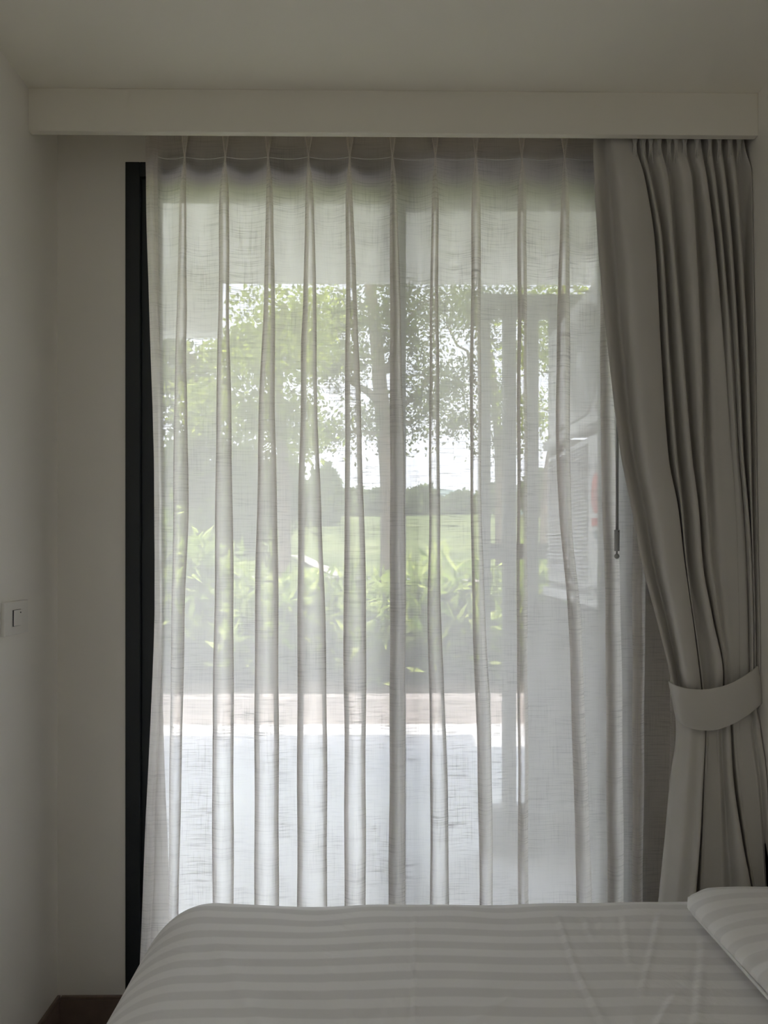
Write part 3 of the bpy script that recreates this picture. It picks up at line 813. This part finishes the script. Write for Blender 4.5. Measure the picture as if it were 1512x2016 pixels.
def tree(name, label, cat, group, seed, base, trunk, tr, clusters, mat, leaf, dens, limbs=()):
    """base/trunk: pixel path of the trunk at depth Y; clusters: (px,py,rx_px,ry_px,Y)"""
    rng = np.random.default_rng(seed)
    Y = base[2]
    b0 = P(*base); g = Vector((b0.x, Y, ter(Y)-.05))
    t = thing(name, label, cat, tuple(g), group)
    pts = [g]+[P(px, py, yy) for px, py, yy in trunk]
    cp = catmull([tuple(p) for p in pts], 4)
    bm = bmesh.new(); tube(bm, [Vector(c) for c in cp], list(np.linspace(tr, tr*.45, len(cp))), 10)
    for lm in limbs:
        a_, b_ = P(*lm[0]), P(*lm[1]); bp = branch_path(a_, b_, rng); tube(bm, bp, list(np.linspace(lm[2], lm[2]*.4, len(bp))), 7)
    C_ = []
    for (px, py, rx, ry, yy) in clusters:
        cpt = P(px, py, yy); sx_ = rx*yy/F; sz_ = ry*yy/F
        src = min((Vector(c) for c in cp), key=lambda q: (q-cpt).length)
        bp = branch_path(src, cpt, rng, 6, .07); tube(bm, bp, list(np.linspace(tr*.22, tr*.07, len(bp))), 6)
        sub = max(4, int(sx_*sz_*14))
        for _ in range(sub):
            o = rng.normal(size=3); o /= np.linalg.norm(o); o *= rng.uniform(.25, 1)**.5
            c2 = np.array(cpt)+o*np.array([sx_, min(sx_, 1.6), sz_])
            tube(bm, branch_path(cpt, Vector(c2), rng, 4, .08), [tr*.06, tr*.05, tr*.035, tr*.02], 4)
            n = int(dens*rng.uniform(.5, 1.5)); r_ = rng.uniform(.16, .34)*(yy/12)**.5
            C_.append(c2+rng.normal(size=(n, 3))*np.array([r_, r_, r_*.7]))
    obj('trunk', bm, m_bark, t, True)
    cents = np.vstack(C_)
    f = leaf_mesh(cents, leaf, 0, .5, rng)
    o = obj('foliage', f, mat, t); o['kind'] = 'stuff'
    return t

GT = 'garden trees beyond the planting bed'
tree('broadleaf_tree', 'yellow-green leafy tree left of the middle, nearest the house', 'tree', GT, 1, (560, 1100, 11), [(560, 950, 11), (548, 800, 11), (552, 660, 11), (560, 600, 11)], .10,
     [(470, 700, 42, 55, 11), (520, 640, 45, 60, 11.2), (580, 620, 50, 60, 11), (545, 720, 55, 50, 10.6), (600, 700, 40, 60, 11.5), (440, 800, 45, 60, 10.8), (500, 830, 60, 60, 11), (570, 840, 45, 60, 11)], m_leaf_y, .095, 300)
tree('shade_tree', 'dense dark green tree at the far left of the garden', 'tree', GT, 2, (380, 1100, 12.5), [(380, 950, 12.5), (375, 800, 12.5), (380, 700, 12.5)], .14,
     [(330, 760, 60, 80, 12.5), (400, 760, 55, 70, 12.5), (360, 880, 80, 80, 12.5), (440, 920, 60, 80, 12.5), (300, 950, 70, 90, 12.5), (390, 1020, 80, 70, 12.5), (500, 960, 60, 80, 12.8), (560, 1000, 60, 70, 13), (250, 700, 80, 80, 12.5), (480, 1060, 60, 50, 12.5)], m_leaf_d, .12, 300)
tree('tall_tree', 'tall tree with a thick trunk rising behind the middle door stile', 'tree', GT, 3, (768, 1040, 16), [(766, 950, 16), (757, 850, 16), (748, 760, 16), (740, 660, 16), (728, 560, 16), (715, 480, 16)], .21,
     [(650, 640, 45, 45, 16), (700, 600, 50, 40, 16.2), (760, 620, 45, 50, 15.8), (820, 650, 55, 60, 16), (840, 740, 50, 50, 16), (770, 560, 60, 40, 16), (860, 590, 50, 40, 16), (640, 720, 35, 40, 16), (830, 820, 45, 40, 16), (690, 700, 25, 30, 15.5), (630, 860, 25, 30, 15.5), (720, 830, 22, 30, 16)], m_leaf_d, .105, 210,
     limbs=[((752, 800, 16), (640, 660, 16), .09), ((745, 740, 16), (830, 600, 16), .08), ((757, 850, 16), (850, 740, 16), .07)])
tree('slender_tree', 'slender tree with airy crown seen left of the metal screen', 'tree', GT, 4, (985, 1040, 18), [(984, 950, 18), (980, 850, 18), (970, 740, 18), (955, 640, 18), (945, 560, 18)], .13,
     [(900, 600, 45, 40, 18), (940, 660, 45, 45, 18), (900, 740, 45, 45, 18), (960, 780, 40, 45, 18), (1000, 620, 45, 50, 18), (905, 830, 40, 40, 18), (990, 860, 30, 45, 18)], m_leaf_d, .115, 210,
     limbs=[((975, 800, 18), (880, 640, 18), .05)])
tree('leaning_tree', 'leaning pale trunked tree seen between the posts of the metal screen', 'tree', GT, 5, (1066, 1050, 15), [(1076, 950, 15), (1090, 850, 15), (1100, 700, 15), (1110, 560, 15)], .09,
     [(1050, 620, 40, 50, 15), (1090, 600, 40, 40, 15), (1040, 720, 35, 50, 15), (1110, 700, 50, 60, 15), (1060, 800, 35, 50, 15), (1150, 580, 50, 50, 15), (1170, 720, 50, 80, 15)], m_leaf_y, .10, 180)

GF = 'distant trees along the far edge of the lawn'
fr_ = random.Random(5)
k = 0
for px, ww, top_, yy in ((360, 90, 860, 60), (470, 80, 880, 55), (560, 60, 900, 58), (640, 52, 918, 46), (740, 60, 968, 85), (830, 60, 962, 90), (905, 50, 972, 88), (980, 60, 955, 80), (1060, 60, 930, 60), (1130, 70, 910, 62), (1210, 60, 900, 60), (700, 45, 966, 95)):
    rng = np.random.default_rng(50+k); base = ter(yy); cpt = P(px, 1000, yy)
    zt = P(px, top_, yy).z; rx = ww*yy/F/1.65
    t = thing('distant_tree', 'hazy round topped tree standing at the far edge of the lawn', 'tree', (cpt.x, yy, base-.2), GF)
    bm = bmesh.new(); tube(bm, [Vector((cpt.x, yy, base-.2)), Vector((cpt.x, yy, (base+zt)/2))], [.3, .2], 8); obj('trunk', bm, m_bark, t)
    n = 2600; o = rng.normal(size=(n, 3)); o /= np.linalg.norm(o, axis=1)[:, None]; o *= rng.uniform(.5, 1.0, n)[:, None]**.4
    hz = (zt-base)/2
    cents = np.array([cpt.x, yy, base+hz*.98])+o*np.array([rx, rx, hz])*(1+.15*np.sin(o[:, :1]*9)*np.cos(o[:, 2:3]*7))
    f = obj('foliage', leaf_mesh(cents, .55*yy/60, 0, .7, rng), m_leaf_far, t); f['kind'] = 'stuff'
    k += 1

# row of bamboo-like shrubs in the planting bed
SH = [(-2.95, 7.6, 1.95), (-2.3, 7.5, 1.85), (-1.7, 7.7, 1.45), (-1.1, 7.5, 1.05), (-.5, 7.7, 1.15), (.12, 7.5, 1.05), (.65, 7.6, 1.25), (1.2, 7.5, 1.20), (1.8, 7.6, 1.30), (2.4, 7.5, 1.30)]
SL = ['leafy shrub farthest left in the hedge row, the tallest', 'tall leafy shrub second from the left in the hedge row', 'leafy shrub third from the left in the hedge row',
      'low leafy shrub fourth from the left in the hedge row', 'leafy shrub fifth from the left in the hedge row', 'low leafy shrub just left of the middle door stile',
      'leafy shrub seen just right of the middle door stile', 'leafy shrub seen left of the metal screen', 'leafy shrub seen through the posts of the metal screen',
      'leafy shrub farthest right in the hedge row, behind the air conditioners']
for k, (x, y, h) in enumerate(SH):
    rng = np.random.default_rng(100+k)
    t = thing('hedge_shrub', SL[k], 'shrub', (x, y, .15), 'shrubs in the planting bed')
    bm = bmesh.new(); C_ = []
    for s_ in range(34):
        a = rng.uniform(0, 2*PI); r0 = rng.uniform(0, .22); hh = h*rng.uniform(.45, 1.0)
        p0 = Vector((x+r0*math.cos(a), y+r0*math.sin(a), .14)); p1 = p0+Vector((rng.normal()*.17, rng.normal()*.17, hh))
        bp = branch_path(p0, p1, rng, 5, .03); tube(bm, bp, [.007, .006, .005, .004, .003], 4)
        for q in range(70):
            tt = rng.uniform(.12, 1.0)**.8; i = min(3, int(tt*4)); c = bp[i].lerp(bp[i+1], tt*4-i); C_.append(np.array(c)+rng.normal(size=3)*.05)
    o = obj('stems', bm, m_bark, t); o['kind'] = 'stuff'
    Q = np.array(C_); r_ = np.hypot(Q[:, 0]-x, Q[:, 1]-y); hz_ = (Q[:, 2]-.14)/h
    outer = (rng.uniform(size=len(Q)) < np.clip(.15+.9*hz_*hz_+.5*(r_ > .28), 0, 1)*.75)  # upper and outer leaves get the bright colour, the rest the shade colour
    f = obj('foliage', leaf_mesh(Q[outer], .21, .30, .24, rng), m_leaf_b, t); f['kind'] = 'stuff'
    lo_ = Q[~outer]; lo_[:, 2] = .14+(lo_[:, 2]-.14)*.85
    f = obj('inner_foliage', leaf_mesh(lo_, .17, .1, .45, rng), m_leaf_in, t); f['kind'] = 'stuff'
